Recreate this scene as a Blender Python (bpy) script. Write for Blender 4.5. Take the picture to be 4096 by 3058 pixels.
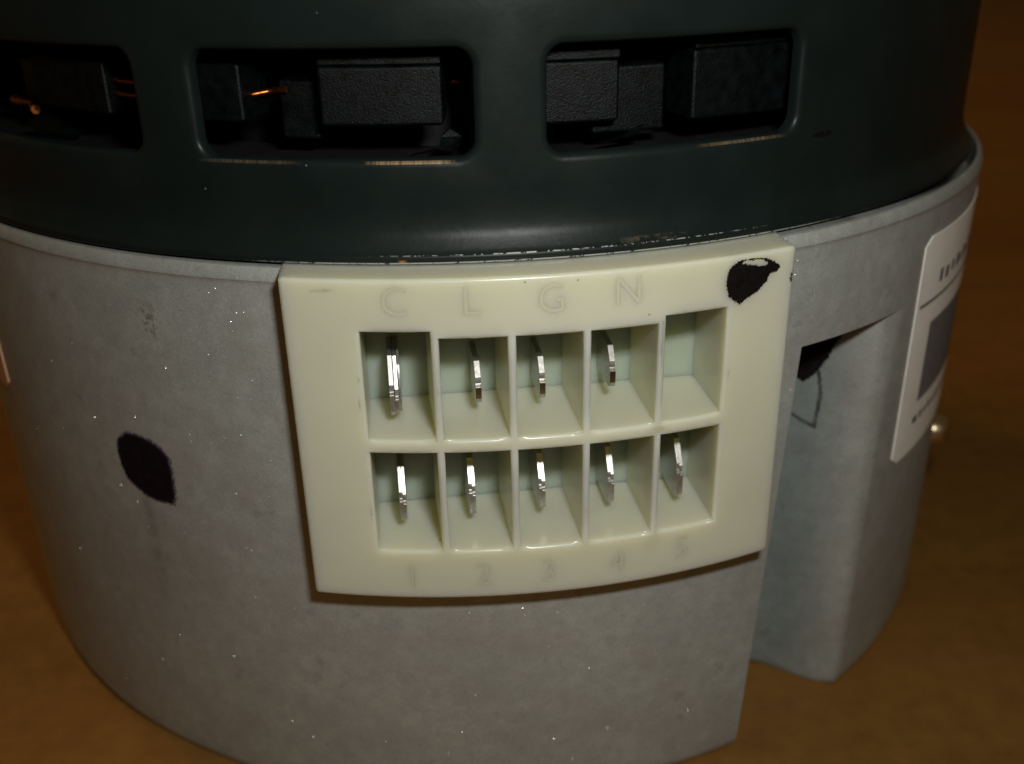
import bpy, bmesh, math, random
from mathutils import Vector, Matrix
random.seed(7)
S = 0.001            # all numbers below are millimetres, the scene is in metres
scn = bpy.context.scene
for o in list(bpy.data.objects): bpy.data.objects.remove(o)
COL = scn.collection

# ------------------------------------------------------------------ camera
CAM = Vector((0, -156.45, 91.79)) * S
YAW, PITCH, ROLL = -0.03437, -0.43211, 0.02404
def cam_axes():
    cy, sy = math.cos(YAW), math.sin(YAW); cp, sp = math.cos(PITCH), math.sin(PITCH); cr, sr = math.cos(ROLL), math.sin(ROLL)
    Rz = Matrix(((cy, -sy, 0), (sy, cy, 0), (0, 0, 1)))
    Rx = Matrix(((1, 0, 0), (0, cp, -sp), (0, sp, cp)))
    Ry = Matrix(((cr, 0, sr), (0, 1, 0), (-sr, 0, cr)))
    return Rz @ Rx @ Ry
M3 = cam_axes()
RIGHT, FWD, UP = M3.col[0].copy(), M3.col[1].copy(), M3.col[2].copy()
cam = bpy.data.cameras.new('camera'); camo = bpy.data.objects.new('camera', cam); COL.objects.link(camo)
camo.matrix_world = Matrix(((RIGHT.x, UP.x, -FWD.x, CAM.x), (RIGHT.y, UP.y, -FWD.y, CAM.y), (RIGHT.z, UP.z, -FWD.z, CAM.z), (0, 0, 0, 1)))
cam.sensor_width = 36; cam.lens = 35.77; cam.clip_start = 0.005; cam.clip_end = 20
cam.dof.use_dof = True
cam.dof.focus_distance = (Vector((0.000, -0.0735, 0.050)) - CAM).dot(FWD)
cam.dof.aperture_fstop = 26
scn.camera = camo

# ------------------------------------------------------------------ light
w = bpy.data.worlds.new('World'); scn.world = w; w.use_nodes = True
bg = w.node_tree.nodes['Background']
bg.inputs['Color'].default_value = (1.0, 0.67, 0.29, 1); bg.inputs['Strength'].default_value = 0.054
def area_light(name, loc, target, sx, sy, power, color):
    l = bpy.data.lights.new(name, 'AREA'); l.shape = 'RECTANGLE'; l.size = sx; l.size_y = sy; l.energy = power; l.color = color
    o = bpy.data.objects.new(name, l); COL.objects.link(o); o.location = loc
    o.rotation_euler = (Vector(target) - Vector(loc)).to_track_quat('-Z', 'Y').to_euler(); return o
flash_pos = CAM + RIGHT * 0.014 + UP * 0.021 + FWD * 0.003
area_light('camera_flash', flash_pos, (0.004, -0.072, 0.045), 0.011, 0.006, 0.080, (1.0, 1.0, 0.95))
area_light('room_lamp', (-0.50, 0.40, 1.10), (0.1, 0.1, 0.0), 0.20, 0.20, 2.6, (1.0, 0.60, 0.24))
vs = scn.view_settings; vs.view_transform = 'Standard'; vs.look = 'None'; vs.exposure = 0; vs.gamma = 1

# ------------------------------------------------------------------ material helpers
class NT:
    def __init__(s, name):
        s.m = bpy.data.materials.new(name); s.m.use_nodes = True; s.t = s.m.node_tree; s.t.nodes.clear()
        s.out = s.n('ShaderNodeOutputMaterial')
        s.co = s.n('ShaderNodeTexCoord')
        mm = s.n('ShaderNodeVectorMath', operation='SCALE'); s.l(s.co.outputs['Object'], mm.inputs[0]); mm.inputs['Scale'].default_value = 1000
        s.mm = mm.outputs[0]
    def n(s, typ, **k):
        x = s.t.nodes.new(typ)
        for a, b in k.items(): setattr(x, a, b)
        return x
    def l(s, a, b): s.t.links.new(a, b)
    def bsdf(s, color=(.5, .5, .5), rough=.5, metal=0, spec=.5):
        b = s.n('ShaderNodeBsdfPrincipled'); b.inputs['Base Color'].default_value = (*color, 1)
        b.inputs['Roughness'].default_value = rough; b.inputs['Metallic'].default_value = metal; b.inputs['Specular IOR Level'].default_value = spec
        s.l(b.outputs[0], s.out.inputs['Surface']); s.b = b; return b
    def noise(s, scale, detail=3, rough=.55, vec=None):
        x = s.n('ShaderNodeTexNoise'); x.inputs['Scale'].default_value = scale; x.inputs['Detail'].default_value = detail; x.inputs['Roughness'].default_value = rough
        s.l(vec or s.mm, x.inputs['Vector']); return x.outputs['Fac']
    def ramp(s, fac, stops):
        r = s.n('ShaderNodeValToRGB'); e = r.color_ramp.elements
        while len(e) < len(stops): e.new(.5)
        for i, (p, c) in enumerate(stops):
            e[i].position = p; e[i].color = (*c, 1) if isinstance(c, tuple) else (c, c, c, 1)
        s.l(fac, r.inputs[0]); return r.outputs[0]
    def mix(s, fac, a, b, mode='MIX'):
        x = s.n('ShaderNodeMix', data_type='RGBA', blend_type=mode)
        for sock, v in ((x.inputs[0], fac), (x.inputs[6], a), (x.inputs[7], b)):
            if isinstance(v, (int, float)): sock.default_value = v
            elif isinstance(v, tuple): sock.default_value = (*v, 1)
            else: s.l(v, sock)
        return x.outputs[2]
    def math(s, op, a, b=0., clamp=False):
        x = s.n('ShaderNodeMath', operation=op); x.use_clamp = clamp
        for sock, v in ((x.inputs[0], a), (x.inputs[1], b)):
            if isinstance(v, (int, float)): sock.default_value = v
            else: s.l(v, sock)
        return x.outputs[0]
    def bump(s, h, strength, dist_mm, normal=None):
        x = s.n('ShaderNodeBump'); x.inputs['Strength'].default_value = strength; x.inputs['Distance'].default_value = dist_mm * S
        s.l(h, x.inputs['Height'])
        if normal is not None: s.l(normal, x.inputs['Normal'])
        return x.outputs[0]
    def uv(s):
        x = s.n('ShaderNodeSeparateXYZ'); s.l(s.co.outputs['UV'], x.inputs[0]); return x.outputs[0], x.outputs[1]
    def band(s, v, c, half, soft):      # 1 inside c +- half, falling to 0 over soft
        d = s.math('ABSOLUTE', s.math('SUBTRACT', v, c))
        r = s.n('ShaderNodeMapRange'); r.inputs[1].default_value = half; r.inputs[2].default_value = half + soft
        r.inputs[3].default_value = 1; r.inputs[4].default_value = 0; s.l(d, r.inputs[0]); return r.outputs[0]

# cast aluminium of the control housing
def mat_cast():
    t = NT('cast_aluminium'); b = t.bsdf((.3, .3, .3), .45, .38)
    big = t.noise(.09, 4, .6); mid = t.noise(.55, 4, .65); fine = t.noise(4.5, 3, .6)
    c = t.ramp(mid, [(.28, (.365, .388, .362)), (.68, (.50, .528, .495))])
    c = t.mix(t.math('MULTIPLY', t.ramp(big, [(.42, 0.), (.66, 1.)]), .5), c, (.30, .312, .292))
    c = t.mix(.26, c, t.ramp(fine, [(.3, (.20, .21, .20)), (.7, (.60, .62, .595))]))
    # pinkish and greenish tarnish
    c = t.mix(t.math('MULTIPLY', t.ramp(t.noise(.16, 2), [(.5, 0.), (.62, 1.)]), .22), c, (.34, .31, .292))
    u, v = t.uv()
    # streak of old grime running down from the ink spot, and rub stains on the rim
    st = t.math('MULTIPLY', t.band(u, -37.9, .35, .9), t.band(v, 30.0, 5.5, 3.5))
    st = t.math('MULTIPLY', st, t.ramp(t.noise(.5, 3), [(.30, 0.), (.7, 1.)]))
    c = t.mix(t.math('MULTIPLY', st, .5), c, (.12, .12, .11))
    s2 = t.math('MULTIPLY', t.math('MULTIPLY', t.band(u, -32.5, .5, .6), t.band(v, 57.0, 1.0, 1.2)), t.ramp(t.noise(1.6, 3), [(.45, 0.), (.6, 1.)]))
    c = t.mix(t.math('MULTIPLY', s2, .6), c, (.12, .07, .035))
    sp = t.ramp(t.noise(.45, 2), [(.66, 0.), (.74, 1.)])
    c = t.mix(t.math('MULTIPLY', sp, .25), c, (.16, .16, .155))
    # the bolt channel is tinted darker and bluer, fading out at its right edge
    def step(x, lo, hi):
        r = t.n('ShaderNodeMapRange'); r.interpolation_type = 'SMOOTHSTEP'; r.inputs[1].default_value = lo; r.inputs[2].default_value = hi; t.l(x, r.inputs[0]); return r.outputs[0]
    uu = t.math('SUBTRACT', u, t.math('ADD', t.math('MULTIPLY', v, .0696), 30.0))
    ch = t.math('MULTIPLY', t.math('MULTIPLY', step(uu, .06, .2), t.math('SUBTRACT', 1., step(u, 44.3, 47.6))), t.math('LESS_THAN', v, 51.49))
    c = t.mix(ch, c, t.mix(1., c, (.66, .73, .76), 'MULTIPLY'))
    t.l(c, b.inputs['Base Color'])
    nb = t.bump(t.noise(7, 3, .7), .35, .06); nb = t.bump(mid, .14, .25, nb)
    t.l(nb, b.inputs['Normal'])
    # sparse bright grains of the sand cast skin
    vo = t.n('ShaderNodeTexVoronoi'); vo.inputs['Scale'].default_value = 8.5; t.l(t.mm, vo.inputs['Vector'])
    sep = t.n('ShaderNodeSeparateColor'); t.l(vo.outputs['Color'], sep.inputs[0])
    pick = t.math('GREATER_THAN', sep.outputs[0], .08)
    core = t.math('MULTIPLY', t.math('LESS_THAN', vo.outputs['Distance'], .28), t.math('LESS_THAN', ch, .05))
    rnd = t.n('ShaderNodeVectorMath', operation='SUBTRACT'); t.l(vo.outputs['Color'], rnd.inputs[0]); rnd.inputs[1].default_value = (.5, .5, .5)
    sc = t.n('ShaderNodeVectorMath', operation='SCALE'); t.l(rnd.outputs[0], sc.inputs[0]); sc.inputs['Scale'].default_value = 2.1
    ge = t.n('ShaderNodeNewGeometry'); ad = t.n('ShaderNodeVectorMath', operation='ADD'); t.l(ge.outputs['Normal'], ad.inputs[0]); t.l(sc.outputs[0], ad.inputs[1])
    nn = t.n('ShaderNodeVectorMath', operation='NORMALIZE'); t.l(ad.outputs[0], nn.inputs[0])
    gl = t.n('ShaderNodeBsdfGlossy'); gl.inputs['Roughness'].default_value = .12; t.l(t.math('MULTIPLY', t.math('MULTIPLY', pick, core), .038), gl.inputs['Color']); t.l(nn.outputs[0], gl.inputs['Normal'])
    ms = t.n('ShaderNodeAddShader'); t.l(b.outputs[0], ms.inputs[0]); t.l(gl.outputs[0], ms.inputs[1])
    t.l(ms.outputs[0], t.out.inputs['Surface'])
    return t.m
def mat_paint():
    t = NT('dark_green_grey_paint'); b = t.bsdf((.010, .013, .012), .3, 0, .17)
    c = t.ramp(t.noise(.12, 3), [(.3, (.0054, .0094, .0086)), (.7, (.0082, .0130, .0119))])
    # dust specks in the paint
    vo = t.n('ShaderNodeTexVoronoi'); vo.inputs['Scale'].default_value = .42; t.l(t.mm, vo.inputs['Vector'])
    sep = t.n('ShaderNodeSeparateColor'); t.l(vo.outputs['Color'], sep.inputs[0])
    sp = t.math('MULTIPLY', t.math('LESS_THAN', vo.outputs['Distance'], .035), t.math('GREATER_THAN', sep.outputs[0], .86))
    c = t.mix(t.math('MULTIPLY', sp, .5), c, (.30, .31, .29))
    u, v = t.uv()
    # paint knocked off the two edges of the rim, bare steel and a touch of rust
    sc = t.noise(1.3, 4, .75); grow = t.ramp(t.noise(.11, 2), [(.35, 0.), (.65, 1.)])
    e1 = t.math('MULTIPLY', t.math('MULTIPLY', t.band(v, 64.58, .015, .04), t.ramp(sc, [(.50, 0.), (.55, 1.)])), t.band(u, 10.0, 5.0, 14.0))
    e2 = t.math('MULTIPLY', t.band(v, 63.92, .045, .05), t.ramp(t.noise(1.7, 4, .75), [(.40, 0.), (.48, 1.)]))
    front = t.band(u, 9.0, 17.0, 12.0)
    bare = t.math('MULTIPLY', t.math('MAXIMUM', e1, e2), front)
    rust = t.math('MULTIPLY', t.math('MULTIPLY', t.band(u, 16.5, 1.4, 2.6), t.band(v, 64.85, .12, .25)), t.ramp(t.noise(.9, 4, .7), [(.48, 0.), (.56, 1.)]))
    c = t.mix(t.math('MULTIPLY', rust, .45), c, (.11, .085, .055))
    rim_glint = t.math('MULTIPLY', t.band(u, -5.6, .1, .35), t.band(v, 64.02, .06, .2)); c = t.mix(t.math('MULTIPLY', rim_glint, .7), c, (.45, .18, .07))  # small orange reflection painted as a spot on the rim
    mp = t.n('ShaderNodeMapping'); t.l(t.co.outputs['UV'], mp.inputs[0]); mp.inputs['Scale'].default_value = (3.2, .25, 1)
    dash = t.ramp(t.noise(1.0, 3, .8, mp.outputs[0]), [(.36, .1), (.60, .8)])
    glint_or_worn = t.math('MULTIPLY', t.math('MULTIPLY', t.band(v, 72.47, .10, .05), dash), t.math('MAXIMUM', t.math('MULTIPLY', t.band(u, -4.6, 2.4, 1.6), .8), t.math('MAXIMUM', t.math('MULTIPLY', t.band(u, 26.0, 2.4, 2.6), .28), t.math('MULTIPLY', t.band(u, -19.0, 2.5, 2.5), .15))))  # warm lamp glints painted as coppery metal along the lower slot edges
    c = t.mix(glint_or_worn, c, (.62, .42, .24)); bare = t.math('MAXIMUM', bare, glint_or_worn)
    c = t.mix(t.math('SUBTRACT', bare, glint_or_worn), c, (.78, .77, .74))
    t.l(c, b.inputs['Base Color']); t.l(t.math('MULTIPLY', bare, .9), b.inputs['Metallic'])
    r = t.ramp(t.noise(.3, 3), [(.3, .34), (.7, .42)]); t.l(r, b.inputs['Roughness'])
    t.l(t.bump(t.noise(1.3, 3, .55), .16, .08), b.inputs['Normal'])
    return t.m
def mat_nylon(name='natural_nylon', sss=.95, tint=(1, 1, 1)):
    t = NT(name); b = t.bsdf((.66, .645, .46), .26, 0, .5)
    c = t.ramp(t.noise(.07, 2), [(.3, (.560, .558, .428)), (.7, (.605, .602, .465))])
    d = t.ramp(t.noise(.5, 4, .7), [(.62, 0.), (.75, 1.)]); c = t.mix(t.math('MULTIPLY', d, .10), c, (.42, .36, .22))
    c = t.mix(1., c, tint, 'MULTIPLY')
    t.l(c, b.inputs['Base Color'])
    b.inputs['Subsurface Weight'].default_value = sss
    b.inputs['Subsurface Radius'].default_value = (1.0, .88, .50); b.inputs['Subsurface Scale'].default_value = .0048
    t.l(t.bump(t.noise(.5, 2), .08, .3), b.inputs['Normal'])
    return t.m
def mat_tin():
    t = NT('tinned_metal'); b = t.bsdf((.62, .61, .6), .3, .88)
    t.l(t.ramp(t.noise(2.5, 3), [(.3, (.40, .395, .375)), (.7, (.56, .55, .53))]), b.inputs['Base Color'])
    t.l(t.ramp(t.noise(3, 3), [(.3, .30), (.7, .40)]), b.inputs['Roughness'])
    t.l(t.bump(t.noise(5, 2), .1, .03), b.inputs['Normal']); return t.m
def mat_simple(name, col, rough=.5, metal=0, spec=.5, var=.25, scale=.6, bump=0., bd=.1, bs=3.):
    t = NT(name); b = t.bsdf(col, rough, metal, spec)
    lo = tuple(x * (1 - var) for x in col); hi = tuple(min(1, x * (1 + var)) for x in col)
    t.l(t.ramp(t.noise(scale, 3), [(.3, lo), (.7, hi)]), b.inputs['Base Color'])
    if bump: t.l(t.bump(t.noise(bs, 4, .7), bump, bd), b.inputs['Normal'])
    return t.m
def mat_table():
    t = NT('brown_board'); b = t.bsdf((.3, .15, .05), .7, 0, .25)
    st = t.n('ShaderNodeMapping'); t.l(t.mm, st.inputs[0]); st.inputs['Scale'].default_value = (.25, 1, 1); st.inputs['Rotation'].default_value = (0, 0, .12)
    a = t.noise(.05, 5, .6, st.outputs[0]); f = t.noise(.3, 4, .6)
    c = t.ramp(a, [(.32, (.150, .069, .0115)), (.66, (.228, .108, .020))])
    c = t.mix(.3, c, t.ramp(f, [(.3, (.105, .046, .008)), (.7, (.29, .142, .030))]))
    c = t.mix(t.math('MULTIPLY', t.ramp(t.noise(.012, 2), [(.45, 0.), (.62, 1.)]), .4), c, (.155, .056, .009))
    t.l(c, b.inputs['Base Color']); t.l(t.bump(f, .2, .3), b.inputs['Normal']); return t.m
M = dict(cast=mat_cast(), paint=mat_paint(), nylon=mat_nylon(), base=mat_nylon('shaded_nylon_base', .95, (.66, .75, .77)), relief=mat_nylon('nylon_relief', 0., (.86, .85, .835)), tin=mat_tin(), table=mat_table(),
         brass=mat_simple('brass_edge', (.22, .155, .08), .35, 1),
         ink=mat_simple('black_ink', (.0045, .003, .003), .55, 0, .2, .5, 1.5, .5, .06, 4),
         inkl=mat_simple('faded_ink', (.075, .08, .078), .6, 0, .2, .4, 1.),
         inkf=mat_simple('purple_ink_fringe', (.075, .052, .075), .6, 0, .25, .4, 1.5),
         inkp=mat_simple('purple_black_ink', (.006, .0035, .006), .6, 0, .15, .4, 1.2),
         inkw=mat_simple('worn_ink', (.42, .40, .33), .5, 0, .4, .3, 2.),
         plastic=mat_simple('black_moulded_plastic', (.0022, .0034, .0035), .36, 0, .16, .8, .9, .5, .16, 5.),
         dark=mat_simple('dark_steel', (.012, .012, .013), .6, .3, .4, .3, .6, .3),
         copper=mat_simple('enamelled_copper', (.42, .13, .03), .36, 1, .5, .25, .8),
         paper=mat_simple('white_label_paper', (.88, .85, .79), .55, 0, .4, .05, .3),
         paperw=mat_simple('cream_label_paper', (.80, .50, .33), .55, 0, .4, .05, .3),
         print=mat_simple('grey_print', (.17, .165, .165), .6, 0, .3, .2, 2.),
         printd=mat_simple('dark_print', (.10, .095, .10), .6, 0, .3, .3, 2.),
         screw=mat_simple('plated_screw', (.75, .62, .42), .25, 1, .5, .15, 1.))

# ------------------------------------------------------------------ mesh helpers
def link(name, verts, faces, mat, parent=None, smooth=True, sharp=None, uvs=None, mats=None):
    me = bpy.data.meshes.new(name); me.from_pydata([tuple(c * S for c in v) for v in verts], [], faces); me.update()
    if uvs is not None:
        ul = me.uv_layers.new(name='UVMap')
        for lp in me.loops: ul.data[lp.index].uv = uvs[lp.vertex_index]
    for m in (mat if isinstance(mat, list) else [mat]): me.materials.append(m)
    if mats: 
        for p, i in zip(me.polygons, mats): p.material_index = i
    if smooth: me.polygons.foreach_set('use_smooth', [True] * len(me.polygons))
    if sharp: me.set_sharp_from_angle(angle=math.radians(sharp))
    o = bpy.data.objects.new(name, me); COL.objects.link(o)
    if parent: o.parent = parent
    return o
def fix_normals(o, merge=None):
    bm = bmesh.new(); bm.from_mesh(o.data)
    if merge: bmesh.ops.remove_doubles(bm, verts=bm.verts, dist=merge * S)
    bmesh.ops.recalc_face_normals(bm, faces=bm.faces); bm.to_mesh(o.data); bm.free()
def bevel(o, width, seg=2, angle=35):
    b = o.modifiers.new('bevel', 'BEVEL'); b.width = width * S; b.segments = seg; b.limit_method = 'ANGLE'; b.angle_limit = math.radians(angle); b.harden_normals = True
def lerp_table(tab, x):
    if x <= tab[0][0]: return tab[0][1]
    for (a, b), (c, d) in zip(tab, tab[1:]):
        if x <= c: return b + (d - b) * (x - a) / (c - a)
    return tab[-1][1]
def cyl(r, th, z): return (r * math.sin(th), -r * math.cos(th), z)
def fill(a, b, step):
    n = max(1, int(math.ceil((b - a) / step))); return [a + (b - a) * i / n for i in range(n)]
def breaks(pts, step):
    out = []
    for a, b in zip(pts, pts[1:]): out += fill(a, b, step)
    return out + [pts[-1]]
def inside(poly, x, y):
    c = False; j = len(poly) - 1
    for i in range(len(poly)):
        xi, yi = poly[i]; xj, yj = poly[j]
        if (yi > y) != (yj > y) and x < (xj - xi) * (y - yi) / (yj - yi) + xi: c = not c
        j = i
    return c

TC = 0.0851                                  # azimuth the connector faces

# ------------------------------------------------------------------ table
tb = link('tabletop', [(-2500, -900, 0), (2500, -900, 0), (2500, 4000, 0), (-2500, 4000, 0)], [(0, 1, 2, 3)], M['table'])
tb['kind'] = 'structure'

# ------------------------------------------------------------------ the motor
root = bpy.data.objects.new('electric_motor', None); COL.objects.link(root); root.empty_display_size = .03
root['label'] = 'dark painted electric blower motor with cast aluminium control housing and white ten-way connector'
root['category'] = 'motor'

# control housing: cast cup with a bolt channel to the right of the connector
ROOF = 51.5
def r_wall(z): return 70.75 + .55 * z / 63
chan = [(.43, 60.5), (.58, 60.6), (.604, 61.0), (.622, 62.3), (.636, 64.6), (.648, 67.2), (.660, 69.3), (.674, 70.5), (.69, 70.95), (.70, 71.1)]
def th_edge(z): return .4225 + .00098 * z
def r_house(th, z):
    if z < ROOF and th_edge(z) < th < .70: return min(r_wall(z), lerp_table(chan, th))
    return r_wall(z)
def build_housing():
    HT0, HT1, HZ0, HZ1 = TC - .29, TC + .29, 33.0, 61.0
    ths = breaks([-math.pi, -1.6], .06) [:-1] + breaks([-1.6, HT0, 0.0, HT1], .02)[:-1] + breaks([HT1, .40], .02)[:-1] + ['e0', 'e1'] + breaks([.482, .60], .02)[:-1] + breaks([.60, .70], .006)[:-1] + breaks([.70, 1.6], .02)[:-1] + breaks([1.6, math.pi], .06)[:-1]
    zs = [.9] + breaks([1.5, HZ0, ROOF - .25], 2.0) + ['r0', 'r1'] + breaks([ROOF + .3, HZ1, 61.7], 1.5)
    verts, uvs, idx = [], [], {}
    def add(th, r, z):
        verts.append(cyl(r, th, z)); uvs.append((th * 71, z)); return len(verts) - 1
    prof_top = [(.04, 62.1), (.12, 62.2), (.12, 62.4), (-.15, 63.2), (-.3, 63.42), (-.55, 63.5), (-.75, 63.4), (-.85, 63.0), (-.9, 59.5), (-10, 59.0)]
    prof_bot = [(-.25, .35), (-.7, .06), (-1.2, .02)]
    nz = len(zs); nt = len(ths)
    def rz(z): return ROOF - .02 if z == 'r0' else ROOF if z == 'r1' else z
    for i, t in enumerate(ths):
        for j, z in enumerate(zs):
            zz = rz(z); top = (z == 'r1') or (z != 'r0' and zz > ROOF)
            if t == 'e0': th, r = th_edge(zz), r_wall(zz)
            elif t == 'e1': th, r = th_edge(zz) + .003, (r_wall(zz) if top else lerp_table(chan, .5))
            else: th, r = t, (r_wall(zz) if top else r_house(t, zz))
            if zz < 1.2: r -= .05
            idx[i, j] = add(th, r, zz)
        tt = th
        for k, (dr, z) in enumerate(prof_top):
            if k >= 6 and not (1.1 < tt < 2.4):
                f = min(1, max(0, (tt - .50) / .6)) ** 2 if tt < 1.5 else 0
                z = z * f + (63.5 - .004 * k) * (1 - f)
            idx[i, nz + k] = add(tt, r_wall(63) + dr, z)
        b0 = r_house(tt, 0) if t not in ('e0', 'e1') else (r_wall(0) if t == 'e0' else lerp_table(chan, .5))
        tb_ = th_edge(0) if t == 'e0' else th_edge(0) + .003 if t == 'e1' else tt
        for k, (dr, z) in enumerate(prof_bot): idx[i, -1 - k] = add(tb_, b0 + dr, z)
    faces = []
    J = list(range(-len(prof_bot), 0)) + list(range(nz + len(prof_top)))
    for i in range(nt):
        k = (i + 1) % nt
        for a, b in zip(J, J[1:]):
            if 0 <= a < nz and 0 <= b < nz and ths[i] not in ('e0', 'e1') and ths[k] not in ('e0', 'e1'):
                if HT0 - 1e-6 <= ths[i] < HT1 - 1e-6 and ths[i] < ths[k] and HZ0 - .01 <= rz(zs[a]) and rz(zs[b]) <= HZ1 + .01: continue
            faces.append((idx[i, a], idx[k, a], idx[k, b], idx[i, b]))
    faces.append([idx[i, -len(prof_bot)] for i in range(nt)][::-1])
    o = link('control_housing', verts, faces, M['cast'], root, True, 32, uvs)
    return o
housing = build_housing()
housing['label'] = 'matte grey cast aluminium control housing'

# dark painted motor shell with vent slots
SHX, SHY = -.70, -.35                        # the shell sits a touch off centre on the housing
SW, SG, SP0 = .360, .0912, -.3450            # slot width, gap, first visible slot start
SLOTS = [SP0 - 2 * (SW + SG), SP0 - (SW + SG), SP0, SP0 + SW + SG]
RS, SZ0, SZ1 = 68.8, 72.75, 81.85
def build_shell():
    verts, uvs, faces = [], [], []
    def add(r, th, z):
        x, y, zz = cyl(r, th, z); verts.append((x + SHX, y + SHY, zz)); uvs.append((th * 68.5, z)); return len(verts) - 1
    # wall band with the slots
    Z0, Z1 = 70.0, 85.0
    N = 8
    def rrect(th0, th1, z0, z1, rad):
        pts = []
        cs = [(th1, z1, 0), (th0, z1, 90), (th0, z0, 180), (th1, z0, 270)]
        for cx, cz, a0 in cs:
            sx = -1 if cx == th1 else 1; sz = -1 if cz == z1 else 1
            for k in range(N + 1):
                a = math.radians(a0 + 90 * k / N)
                pts.append((cx + sx * rad / RS + rad / RS * math.cos(a), cz + sz * rad + rad * math.sin(a)))
        out = []
        for p, q in zip(pts, pts[1:] + pts[:1]):
            d = math.hypot((q[0] - p[0]) * RS, q[1] - p[1]); n = max(1, int(round(d / 1.4)))
            out += [(p[0] + (q[0] - p[0]) * k / n, p[1] + (q[1] - p[1]) * k / n) for k in range(n)]
        return out
    edges_t = []
    for s in SLOTS:
        t0, t1 = s, s + SW; a0, a1 = s - SG / 2, s + SW + SG / 2; edges_t.append((a0, a1))
        base = rrect(t0, t1, SZ0, SZ1, 1.55)
        cx, cz = (t0 + t1) / 2, (SZ0 + SZ1) / 2
        def grow(d): 
            return rrect(t0 - d / RS, t1 + d / RS, SZ0 - d, SZ1 + d, 1.55 + d)
        loops = []
        n = len(base)
        for d, dr in ((.75, 0), (.42, -.05), (.16, -.22), (.0, -.5), (0, -1.3), (.35, -1.45)):
            L = []
            for (th, z) in base:
                # offset along the outward direction of the rounded rectangle
                ix = min(max(th, t0 + 1.55 / RS), t1 - 1.55 / RS); iz = min(max(z, SZ0 + 1.55), SZ1 - 1.55)
                ox, oz = (th - ix) * RS, z - iz; m = math.hypot(ox, oz) or 1
                L.append(add(RS + dr, th + ox / m * d / RS, z + oz / m * d))
            loops.append(L)
        O = []
        for (th, z) in base:      # outer rectangle, same angle order
            ox, oz = (th - cx) / (SW / 2), (z - cz) / ((SZ1 - SZ0) / 2)
            m = max(abs(ox), abs(oz)); 
            if abs(ox) >= abs(oz): tt = a1 if ox > 0 else a0; zz = cz + oz / m * (Z1 - cz if oz > 0 else cz - Z0)
            else: zz = Z1 if oz > 0 else Z0; tt = cx + ox / m * (a1 - cx)
            O.append(add(RS, tt, zz))
        loops = [O] + loops
        for A, B in zip(loops, loops[1:]):
            for k in range(n):
                q = (k + 1) % n; faces.append((A[k], A[q], B[q], B[k]))
    # plain wall elsewhere
    def patch(ts, prof):
        g = [[add(r, t, z) for r, z in prof] for t in ts]
        for a, b in zip(g, g[1:]):
            for k in range(len(prof) - 1): faces.append((a[k], b[k], b[k + 1], a[k + 1]))
    a0, a1 = edges_t[0][0], edges_t[-1][1]
    patch(breaks([a1, a0 + 2 * math.pi], .05), [(RS, Z0), (RS, 75), (RS, 80), (RS, Z1)])
    low = [(66.8, 64.42), (67.0, 63.84), (69.95, 63.78), (70.15, 63.82), (70.24, 63.92), (70.22, 64.46), (70.14, 64.58), (70.02, 64.68), (69.80, 65.02), (69.57, 65.38), (69.36, 65.77), (69.18, 66.10), (69.02, 66.60), (68.92, 67.20), (68.84, 67.80), (RS, 68.60), (RS, Z0)]
    allt = breaks([-math.pi, -1.4], .05)[:-1] + breaks([-1.4, 1.5], .0125)[:-1] + breaks([1.5, math.pi], .05)
    patch(allt, low)
    up = [(RS, Z1), (RS, 95), (RS, 120), (RS, 141), (RS - .8, 144), (RS - 3, 146.2), (RS - 7, 147), (40, 147.6), (16, 148), (15, 150), (.5, 150)]
    patch(allt, up)
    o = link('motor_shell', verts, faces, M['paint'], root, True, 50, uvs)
    fix_normals(o)
    bm = bmesh.new(); bm.from_mesh(o.data); bmesh.ops.remove_doubles(bm, verts=bm.verts, dist=.00002); bm.to_mesh(o.data); bm.free()
    return o
shell = build_shell()
shell['label'] = 'glossy dark green-grey painted motor shell with rounded vent slots'

# ---- what shows through the slots
def arc_box(name, th0, th1, z0, z1, r0, r1, mat, parent=root, bev=.35, tilt=0., seg=1):
    verts, faces = [], []
    for k in range(seg + 1):
        th = th0 + (th1 - th0) * k / seg; dz = tilt * (k / seg - .5)
        for r, z in ((r0, z0 + dz), (r1, z0 + dz), (r1, z1 + dz), (r0, z1 + dz)): verts.append(cyl(r, th, z))
    for k in range(seg):
        a = 4 * k; b = a + 4
        for p, q in ((0, 1), (1, 2), (2, 3), (3, 0)): faces.append((a + p, b + p, b + q, a + q))
    faces += [(0, 1, 2, 3), tuple(4 * seg + i for i in (3, 2, 1, 0))]
    o = link(name, verts, faces, mat, parent, True, 30); fix_normals(o)
    if bev: bevel(o, bev, 2, 30)
    return o
blocks = [(-.47, -.320, 75.0, 80.2, 60, 65.0), (-.287, -.226, 73.0, 78.4, 56, 62.0), (-.2056, -.0355, 74.8, 80.0, 60, 65.2),
          (.06, .2085, 74.5, 79.95, 60, 65.0), (.18, .296, 72.9, 79.0, 57, 62.6), (.3174, .515, 74.0, 80.3, 60, 65.2),
          (-.75, -.562, 74.9, 80.0, 60, 65.0), (-.92, -.80, 74.0, 78.6, 57, 62.)]
for b in blocks:
    arc_box('bobbin_block', *b, M['plastic'], tilt=random.uniform(-.1, .1), seg=2)
for b in (blocks[2], blocks[3], blocks[5]):
    arc_box('bobbin_lid', b[0] + .002, b[1] - .001, b[3] + .06, b[3] + .92, 59, 65.25, M['plastic'], bev=.15, seg=2)
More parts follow.
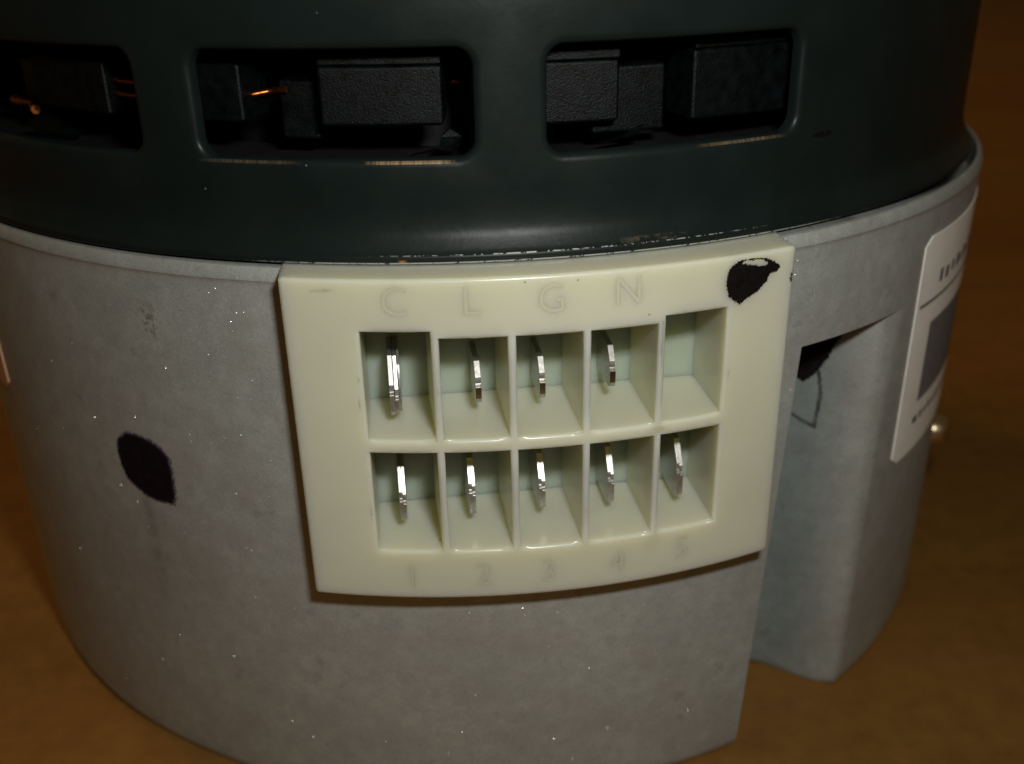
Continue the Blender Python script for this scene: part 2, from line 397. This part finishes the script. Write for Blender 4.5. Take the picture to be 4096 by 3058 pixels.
# torn scraps of slot insulation between the bobbins
def scrap(pts, r, bend):
    verts = [cyl(r + bend * ((i * 37) % 5 - 2) * .2, t, z) for i, (t, z) in enumerate(pts)]
    n = len(verts); cx = tuple(sum(v[k] for v in verts) / n for k in range(3))
    V = verts + [tuple(c * .985 if k < 2 else c for k, c in enumerate(v)) for v in verts]
    F = [tuple(range(n))] + [tuple(range(2 * n - 1, n - 1, -1))] + [(i, n + i, n + (i + 1) % n, (i + 1) % n) for i in range(n)]
    o = link('insulation_scrap', V, F, M['plastic'], root, False); fix_normals(o)
scrap([(-.085, 72.1), (-.045, 72.7), (-.040, 73.9), (-.028, 74.5), (-.012, 73.9), (-.016, 72.9), (-.03, 72.9)], 65.2, .8)
scrap([(.19, 72.0), (.225, 72.5), (.24, 73.2), (.26, 73.6), (.25, 72.9), (.225, 72.5)], 63.2, .8)
scrap([(-.76, 73.4), (-.70, 74.4), (-.62, 73.2), (-.64, 72.2), (-.72, 72.6)], 66.5, .8)
# copper winding and the dark core behind
def tube(name, pts, rad, mat, parent=root, n=7):
    verts, faces = [], []
    P = [Vector(p) for p in pts]
    for i, p in enumerate(P):
        d = (P[min(i + 1, len(P) - 1)] - P[max(i - 1, 0)]).normalized(); a = d.cross(Vector((0, 0, 1))).normalized(); b = d.cross(a)
        for k in range(n):
            g = 2 * math.pi * k / n; v = p + a * math.cos(g) * rad + b * math.sin(g) * rad; verts.append(tuple(v))
    for i in range(len(P) - 1):
        for k in range(n): faces.append((i * n + k, i * n + (k + 1) % n, (i + 1) * n + (k + 1) % n, (i + 1) * n + k))
    faces += [tuple(range(n))[::-1], tuple(range((len(P) - 1) * n, len(P) * n))]
    o = link(name, verts, faces, mat, parent, True, 60); fix_normals(o); return o
def wire(t0, t1, z0, z1, r0, r1, rad=.42):
    tube('copper_wire', [cyl(r0 + (r1 - r0) * k / 8 + .5 * math.sin(k), t0 + (t1 - t0) * k / 8, z0 + (z1 - z0) * k / 8) for k in range(9)], rad, M['copper'])
for dz in (0, 1.25): wire(-.575, -.455, 78.2 - dz, 77.6 - dz, 63.2, 64.6, .30)
wire(-.34, -.27, 77.0, 77.6, 62.6, 62.0, .30)
wire(-.05, .09, 77.0, 76.9, 53.5, 53.5, .40)
wire(-.93, -.80, 74.2, 74.0, 63.0, 63.4, .5)
wire(.33, .37, 77.0, 76.8, 55, 55, .45)
arc_box('stator_core', -math.pi, math.pi - .001, 64, 96, 20, 50, M['dark'], bev=0, seg=60)
arc_box('inner_ring', -math.pi, math.pi - .001, 65.2, 71.0, 55, 66.6, M['dark'], bev=0, seg=90)
# black scuff on the shell
def cyl_patch(name, poly, r_of, mat, parent, step=.10, jitter=0., origin=(0, 0), lift=.03):
    ts = [p[0] for p in poly]; zs = [p[1] for p in poly]
    st = step / 70
    nx = int((max(ts) - min(ts)) / st) + 2; nz = int((max(zs) - min(zs)) / step) + 2
    vid = {}; verts = []; faces = []
    def V(i, j):
        if (i, j) not in vid:
            t = min(ts) + (i - .5) * st; z = min(zs) + (j - .5) * step; r = r_of(t, z) + lift
            x, y, zz = cyl(r, t, z); vid[i, j] = len(verts); verts.append((x + origin[0], y + origin[1], zz))
        return vid[i, j]
    for i in range(nx):
        for j in range(nz):
            t = min(ts) + i * st + random.uniform(-jitter, jitter) / 70; z = min(zs) + j * step + random.uniform(-jitter, jitter)
            if inside(poly, t, z): faces.append((V(i, j), V(i + 1, j), V(i + 1, j + 1), V(i, j + 1)))
    return link(name, verts, faces, mat, parent, True)
def ell(ct, cz, at, az, n=20): return [(ct + at * math.cos(2 * math.pi * k / n), cz + az * math.sin(2 * math.pi * k / n)) for k in range(n)]
cyl_patch('black_scuff', ell(.518, 72.05, .020, .28), lambda t, z: RS, M['ink'], shell, .08, .06, (SHX, SHY))

# ---- marks and labels on the housing
blot = [(-.5471, 43.43), (-.569, 42.27), (-.5735, 40.79), (-.5714, 39.22), (-.5642, 37.72), (-.5471, 37.02), (-.5319, 36.37), (-.5093, 36.07), (-.4797, 36.18), (-.4732, 37.1), (-.4723, 38.72), (-.4707, 40.33), (-.4729, 41.67), (-.4856, 42.65), (-.5027, 43.26), (-.5248, 43.5)]
cyl_patch('ink_fringe', [(-.5224 + (t + .5224) * 1.06 + .001, 39.8 + (z - 39.8) * 1.06) for t, z in blot], r_house, M['inkf'], housing, .085, .22, lift=.02)
o = cyl_patch('ink_spot', blot, r_house, M['inkp'], housing, .085, .14, lift=.045); o['label'] = 'purple-black marker spot on the bare housing'
# marker scribble on the floor of the bolt channel, under its roof
dk = [(.60, 51.4), (.60, 43.2), (.6225, 42.3), (.6282, 41.8), (.6357, 43.2), (.6406, 45.1), (.6427, 46.5), (.6456, 48.0), (.6500, 49.6), (.6540, 51.4)]
o = cyl_patch('ink_scribble', dk, lambda t, z: lerp_table(chan, t), M['ink'], housing, .07, .03, lift=.05); o['label'] = 'black marker scribble in the recessed channel'
for pl in ([(.6360, 43.7), (.6382, 43.7), (.6404, 40.9), (.6390, 36.4), (.6370, 36.4), (.6382, 40.9)], [(.6222, 37.85), (.6298, 37.2), (.6388, 36.75), (.6390, 36.2), (.6298, 36.75), (.6222, 37.4)]):
    cyl_patch('ink_line', pl, lambda t, z: lerp_table(chan, t), M['inkl'], housing, .05, .02, lift=.05)
def thick_patch(name, t0, t1, z0, z1, mat, parent, lift=.02, thick=.10, rad=0., dth=0., nt=None):
    # thin curved sheet with thickness; corner radius rad, left edge leaning by dth
    pts = []
    if rad:
        for (ct, cz, a0) in ((t1 - rad / 71, z1 - rad, 0), (t0 + rad / 71, z1 - rad, 90), (t0 + rad / 71, z0 + rad, 180), (t1 - rad / 71, z0 + rad, 270)):
            for k in range(7):
                a = math.radians(a0 + 15 * k); pts.append((ct + rad / 71 * math.cos(a), cz + rad * math.sin(a)))
    else: pts = [(t1, z1), (t0, z1), (t0, z0), (t1, z0)]
    nt = nt or max(2, int((t1 - t0) / .02)); nzz = 14
    cols = [t0 + (t1 - t0) * k / nt for k in range(nt + 1)]
    verts, faces = [], []
    for L in (lift + thick, -.03):
        for t in cols:
            # vertical extent of the rounded rectangle at this azimuth
            d = min(t - t0, t1 - t) * 71
            c = rad - math.sqrt(max(0, rad * rad - (rad - d) ** 2)) if rad and d < rad else 0
            for k in range(nzz + 1):
                z = z0 + c + (z1 - z0 - 2 * c) * k / nzz; verts.append(cyl(r_wall(z) + L, t, z))
    n = nzz + 1; off = len(cols) * n
    for i in range(nt):
        for k in range(nzz): faces.append((i * n + k, (i + 1) * n + k, (i + 1) * n + k + 1, i * n + k + 1))
        for k in (0, nzz): faces.append((i * n + k, (i + 1) * n + k, off + (i + 1) * n + k, off + i * n + k))
    for i in (0, nt):
        for k in range(nzz): faces.append((i * n + k, i * n + k + 1, off + i * n + k + 1, off + i * n + k))
    o = link(name, verts, faces, mat, parent, True, 40); fix_normals(o); return o
lab = thick_patch('paper_label', .760, 1.55, 30.1, 58.6, M['paper'], root, .02, .10, 1.0)
lab['label'] = 'white printed paper label wrapped round the housing'
random.seed(3)
t = .842
while t < 1.35:                               # blurred row of bold print
    wd = random.uniform(.012, .020); h = random.uniform(1.2, 1.8)
    thick_patch('printed_mark', t, t + wd, 52.0 + random.uniform(0, .3), 52.2 + h, M['printd'], lab, .125, .01, 0, 0, 2); t += wd + random.choice((.004, .005, .006, .016))
thick_patch('printed_line', .772, 1.45, 50.1, 50.55, M['print'], lab, .125, .01)
thick_patch('printed_panel', .832, 1.40, 37.0, 47.4, M['print'], lab, .125, .01)
t = .825
while t < 1.2:
    wd = random.uniform(.012, .022); thick_patch('printed_mark', t, t + wd, 34.1, 34.1 + random.uniform(.8, 1.15), M['printd'], lab, .125, .01, 0, 0, 2); t += wd + .010
lab2 = thick_patch('paper_label', -1.7, -.905, 41.2, 61.0, M['paperw'], root, .02, .10, 1.2)
lab2['label'] = 'rounded corner of a cream label at the far left of the housing'
# screw head on the right flank
def screw(th, z):
    prof = [(.0, 2.2), (1.2, 2.15), (2.0, 1.8), (2.3, 1.2), (2.35, 0), (2.35, -1)]
    n = 24; verts, faces = [], []
    e = Vector(cyl(1, th, 0)); a = Vector((math.cos(th), math.sin(th), 0)); up = Vector((0, 0, 1))
    base = e * (r_wall(z)) + up * z
    for k in range(n):
        g = 2 * math.pi * k / n
        for r, h in prof: verts.append(tuple(base + e * h + a * r * math.cos(g) + up * r * math.sin(g)))
    m = len(prof)
    for k in range(n):
        for j in range(m - 1): faces.append((k * m + j, ((k + 1) % n) * m + j, ((k + 1) % n) * m + j + 1, k * m + j + 1))
    o = link('screw_head', verts, faces, M['screw'], root, True, 40); fix_normals(o, .001); return o
sc = screw(1.16, 22.6); sc['label'] = 'small shiny screw head on the right flank of the housing'

# ------------------------------------------------------------------ connector
RF = 74.46
def nf(x): return math.sqrt(RF * RF - x * x)
def conn_link(name, verts, faces, mat, parent, **k):
    o = link(name, [(x, -n, z) for x, n, z in verts], faces, mat, parent, **k)
    return o
XC = [(-16.6, -10.47), (-9.78, -3.75), (-3.03, 2.98), (3.68, 9.90), (10.58, 16.55)]
X0, X1, Z0c, Z1c, NB = -23.2, 23.3, 30.75, 63.72, 64.0
def build_connector():
    xs = [X0]
    for a, b in XC: xs += [a, b]
    xs.append(X1); xs = breaks(xs, 1.3)
    zs = [Z0c, 36.3, 46.9, 48.25, 58.2, 58.87, Z1c]; zs = breaks(zs, 3.0)
    verts, faces, vid, backs = [], [], {}, set()
    def V(x, n, z):
        k = (round(x, 4), round(n, 4), round(z, 4))
        if k not in vid: vid[k] = len(verts); verts.append((x, n, z))
        return vid[k]
    def cell(x, z):
        for i, (a, b) in enumerate(XC):
            if a < x < b:
                if 36.3 < z < 46.9: return (i, 0, a, b, 36.3, 46.9)
                if 48.25 < z < (58.87 if i in (0, 4) else 58.2): return (i, 1, a, b, 48.25, 58.87 if i in (0, 4) else 58.2)
        return None
    def back(x, z, c):
        return ring(x, z, c, .15, NB)
    def ring(x, z, c, s, n):
        _, row, a, b, z0, z1 = c; cx, cz = (a + b) / 2, (z0 + z1) / 2
        return V(cx + (x - cx) * (1 - 2 * s / (b - a)), n, cz + (z - cz) * (1 - 2 * s / (z1 - z0)))
    F = lambda x, z: V(x, nf(x), z)
    for xa, xb in zip(xs, xs[1:]):
        for za, zb in zip(zs, zs[1:]):
            c = cell((xa + xb) / 2, (za + zb) / 2)
            if c is None: faces.append((F(xa, za), F(xb, za), F(xb, zb), F(xa, zb))); continue
            backs.add(len(faces)); faces.append((back(xa, za, c), back(xb, za, c), back(xb, zb, c), back(xa, zb, c)))
            _, row, a, b, z0, z1 = c
            if abs(xa - a) < 1e-6: faces.append((F(xa, za), F(xa, zb), back(xa, zb, c), back(xa, za, c)))
            if abs(xb - b) < 1e-6: faces.append((F(xb, zb), F(xb, za), back(xb, za, c), back(xb, zb, c)))
            if abs(za - z0) < 1e-6: faces.append((F(xb, za), F(xa, za), back(xa, za, c), back(xb, za, c)))
            if abs(zb - z1) < 1e-6: faces.append((F(xa, zb), F(xb, zb), back(xb, zb, c), back(xa, zb, c)))
    nb = 62.0
    for xa, xb in zip(xs, xs[1:]):
        faces.append((V(xa, nb, Z0c), V(xb, nb, Z0c), F(xb, Z0c), F(xa, Z0c)))
        faces.append((F(xa, Z1c), F(xb, Z1c), V(xb, nb, Z1c), V(xa, nb, Z1c)))
    for za, zb in zip(zs, zs[1:]):
        faces.append((F(X0, za), F(X0, zb), V(X0, nb, zb), V(X0, nb, za)))
        faces.append((F(X1, zb), F(X1, za), V(X1, nb, za), V(X1, nb, zb)))
        for xa, xb in zip(xs, xs[1:]): faces.append((V(xa, nb, za), V(xa, nb, zb), V(xb, nb, zb), V(xb, nb, za)))
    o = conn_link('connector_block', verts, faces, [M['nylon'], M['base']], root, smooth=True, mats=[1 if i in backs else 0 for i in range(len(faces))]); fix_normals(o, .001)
    o.rotation_euler = (0, 0, TC)
    bm = bmesh.new(); bm.from_mesh(o.data)
    lay = bm.edges.layers.float.new('bevel_weight_edge')
    for e in bm.edges:
        if len(e.link_faces) == 2 and e.is_convex and e.calc_face_angle(0) > .6: e[lay] = 1.
        if len(e.link_faces) == 2 and e.calc_face_angle(0) > .6: e.smooth = False
    bm.to_mesh(o.data); bm.free()
    bevel(o, .38, 4, 40); o.modifiers['bevel'].limit_method = 'WEIGHT'
    return o
conn = build_connector()
conn['label'] = 'translucent cream nylon connector block with two rows of five sockets'

def terminal(xc, prof_list, name, brass=False):
    verts, faces, mi = [], [], []
    for x0, x1, prof in prof_list:
        b = len(verts); n = len(prof)
        for x in (x0, x1):
            for nn, z in prof: verts.append((xc + x, nn, z))
        faces.append(tuple(b + i for i in range(n))); faces.append(tuple(b + n + i for i in range(n))[::-1]); mi += [0, 0]
        for i in range(n):
            j = (i + 1) % n; faces.append((b + i, b + n + i, b + n + j, b + j))
            mi.append(1 if brass and prof[i][0] > 70.05 and prof[j][0] > 70.05 else 0)
    o = conn_link(name, verts, faces, [M['tin'], M['brass']], conn, smooth=True, sharp=25, mats=mi); 
    bm = bmesh.new(); bm.from_mesh(o.data); bmesh.ops.recalc_face_normals(bm, faces=bm.faces); bm.to_mesh(o.data); bm.free()
    bevel(o, .035, 2, 30)
    return o
def prof(zt, zb, nt, cz, cn, notch=.25, shift=0.):
    return [(63.0, zb), (63.0, zt), (nt - cn, zt), (nt - .30, zt - cz - shift), (nt - .42, zt - cz - .35 - shift), (nt - .30 - notch * .2, zt - cz - .7 - shift), (nt - .02, zt - cz - .92 - shift),
            (nt, zt - cz - 1.15 - shift), (nt, zb + .75), (nt - .2, zb + .35), (nt - .8, zb)]
for k, xc in enumerate((-13.95, -7.15, -.22, 6.72, 13.75)):
    zt = (42.9, 43.2, 43.1, 43.2, 43.5)[k]; zb = 37.4
    terminal(xc, [(-.33, -.004, prof(zt, zb, 70.1, 2.0, 1.9)), (.004, .32, prof(zt - .05, zb + .05, 70.0, 2.15, 1.9, .25, .15))], 'terminal')
terminal(-13.95, [(-.47, -.03, prof(54.9, 49.3, 70.6, 2.3, 2.0)), (.02, .36, prof(54.8, 49.4, 70.5, 2.5, 2.0, .25, .2)), (.40, .62, [(63, 49.4), (63, 55.0), (67.6, 55.0), (68.9, 54.0), (69.6, 52.6), (69.7, 50.2), (69.2, 49.4)])], 'terminal')
for xc, dz in ((-6.15, 0), (-.1, 0), (6.62, .65)):
    terminal(xc, [(-.28, .28, prof(53.8 + dz, 49.7 + dz, 70.1, 1.25, 1.35, .4))], 'terminal', brass=52.0 + dz)

# raised lettering on the connector face
def raised_text(ch, name, xc, zc, size):
    cu = bpy.data.curves.new('text', 'FONT'); cu.body = ch; cu.size = size; cu.align_x = 'CENTER'; cu.extrude = .0; cu.bevel_depth = .016; cu.bevel_resolution = 3; cu.offset = -.05; cu.resolution_u = 4
    to = bpy.data.objects.new('text', cu); COL.objects.link(to)
    dg = bpy.context.evaluated_depsgraph_get(); me = bpy.data.meshes.new_from_object(to.evaluated_get(dg)); bpy.data.objects.remove(to)
    ys = [v.co.y for v in me.vertices]; mid = (min(ys) + max(ys)) / 2; k = size * .72 / (max(ys) - min(ys))
    xm = [v.co.x for v in me.vertices]; xmid = (min(xm) + max(xm)) / 2
    for v in me.vertices:
        x = xc + (v.co.x - xmid); z = zc + (v.co.y - mid) * k; v.co = Vector((x, -(nf(x) + v.co.z - .006), z)) * S
    me.materials.clear(); me.materials.append(M['relief'])
    o = bpy.data.objects.new(name, me); COL.objects.link(o); o.parent = conn; return o
for ch, xc, zc in (('C', -13.4, 61.75), ('L', -6.75, 61.75), ('G', .1, 61.6), ('N', 6.95, 61.75)): raised_text(ch, 'raised_letter', xc, zc, 3.6)
for ch, xc, zc in (('1', -13.6, 33.4), ('2', -6.7, 33.5), ('3', -.4, 33.4), ('4', 6.6, 33.5), ('5', 13.3, 33.8)): raised_text(ch, 'raised_digit', xc, zc, 3.4)

# black marker daub on the connector's upper right corner
def conn_patch(name, poly, hole, mat, step=.085, jitter=.07, lift=.015):
    xs = [p[0] for p in poly]; zs = [p[1] for p in poly]; vid = {}; verts = []; faces = []
    nx = int((max(xs) - min(xs)) / step) + 2; nz = int((max(zs) - min(zs)) / step) + 2
    def V(i, j):
        if (i, j) not in vid:
            x = min(xs) + (i - .5) * step; z = min(zs) + (j - .5) * step; vid[i, j] = len(verts); verts.append((x, nf(x) + lift, z))
        return vid[i, j]
    for i in range(nx):
        for j in range(nz):
            x = min(xs) + i * step + random.uniform(-jitter, jitter); z = min(zs) + j * step + random.uniform(-jitter, jitter)
            if inside(poly, x, z) and not (hole and inside(hole, x, z)): faces.append((V(i, j), V(i + 1, j), V(i + 1, j + 1), V(i, j + 1)))
    return conn_link(name, verts, faces, mat, conn, smooth=True)
daub = [(16.27, 62.03), (16.21, 61.01), (16.57, 59.92), (17.3, 59.35), (17.71, 59.06), (18.27, 59.4), (18.94, 59.81), (19.49, 59.99), (20.01, 60.56), (20.41, 60.88), (20.7, 61.62), (21.35, 61.57), (21.73, 62.1), (20.95, 62.67), (20.2, 63.05), (19.61, 63.2), (18.77, 63.22), (17.79, 63.22), (17.26, 63.15), (16.74, 62.9), (16.44, 62.51)]
glint_or_worn = [(17.62, 62.92), (17.9, 63.1), (19.05, 63.1), (19.91, 62.98), (20.38, 62.6), (19.98, 62.37), (18.83, 62.62)]
o = conn_patch('ink_daub', daub, glint_or_worn, M['ink']); o['label'] = 'black marker daub on the upper right corner of the connector'
conn_patch('ink_fleck', [(22.95, 61.04), (22.9, 60.3), (23.05, 60.29), (23.1, 61.14), (23.08, 61.6)], None, M['ink'])
conn_patch('ink_fleck', [(-20.6, 62.6), (-19.3, 62.62), (-18.2, 62.75), (-19.0, 62.85), (-20.2, 62.72)], None, M['inkw'], .07, .06)
# small scratches and moulding dirt beside the sockets
for x, z, h in ((-17.15, 51.2, 1.5), (-17.05, 54.0, .7), (-17.0, 39.6, 2.2), (-10.12, 52.6, 1.1), (17.1, 51.6, 1.3), (3.33, 39.5, .9), (-3.4, 41.5, .8)):
    conn_patch('scratch', [(x, z), (x + .07, z + h * .4), (x + .02, z + h), (x - .06, z + h * .5)], None, M['inkw'], .05, .05)
for x, z in ((8.9, 59.3), (-10.7, 37.6), (2.4, 63.1), (-2.2, 63.2)):
    conn_patch('dirt_speck', [(x + .09 * math.cos(k), z + .07 * math.sin(k)) for k in range(6)], None, M['ink'], .05, .03)
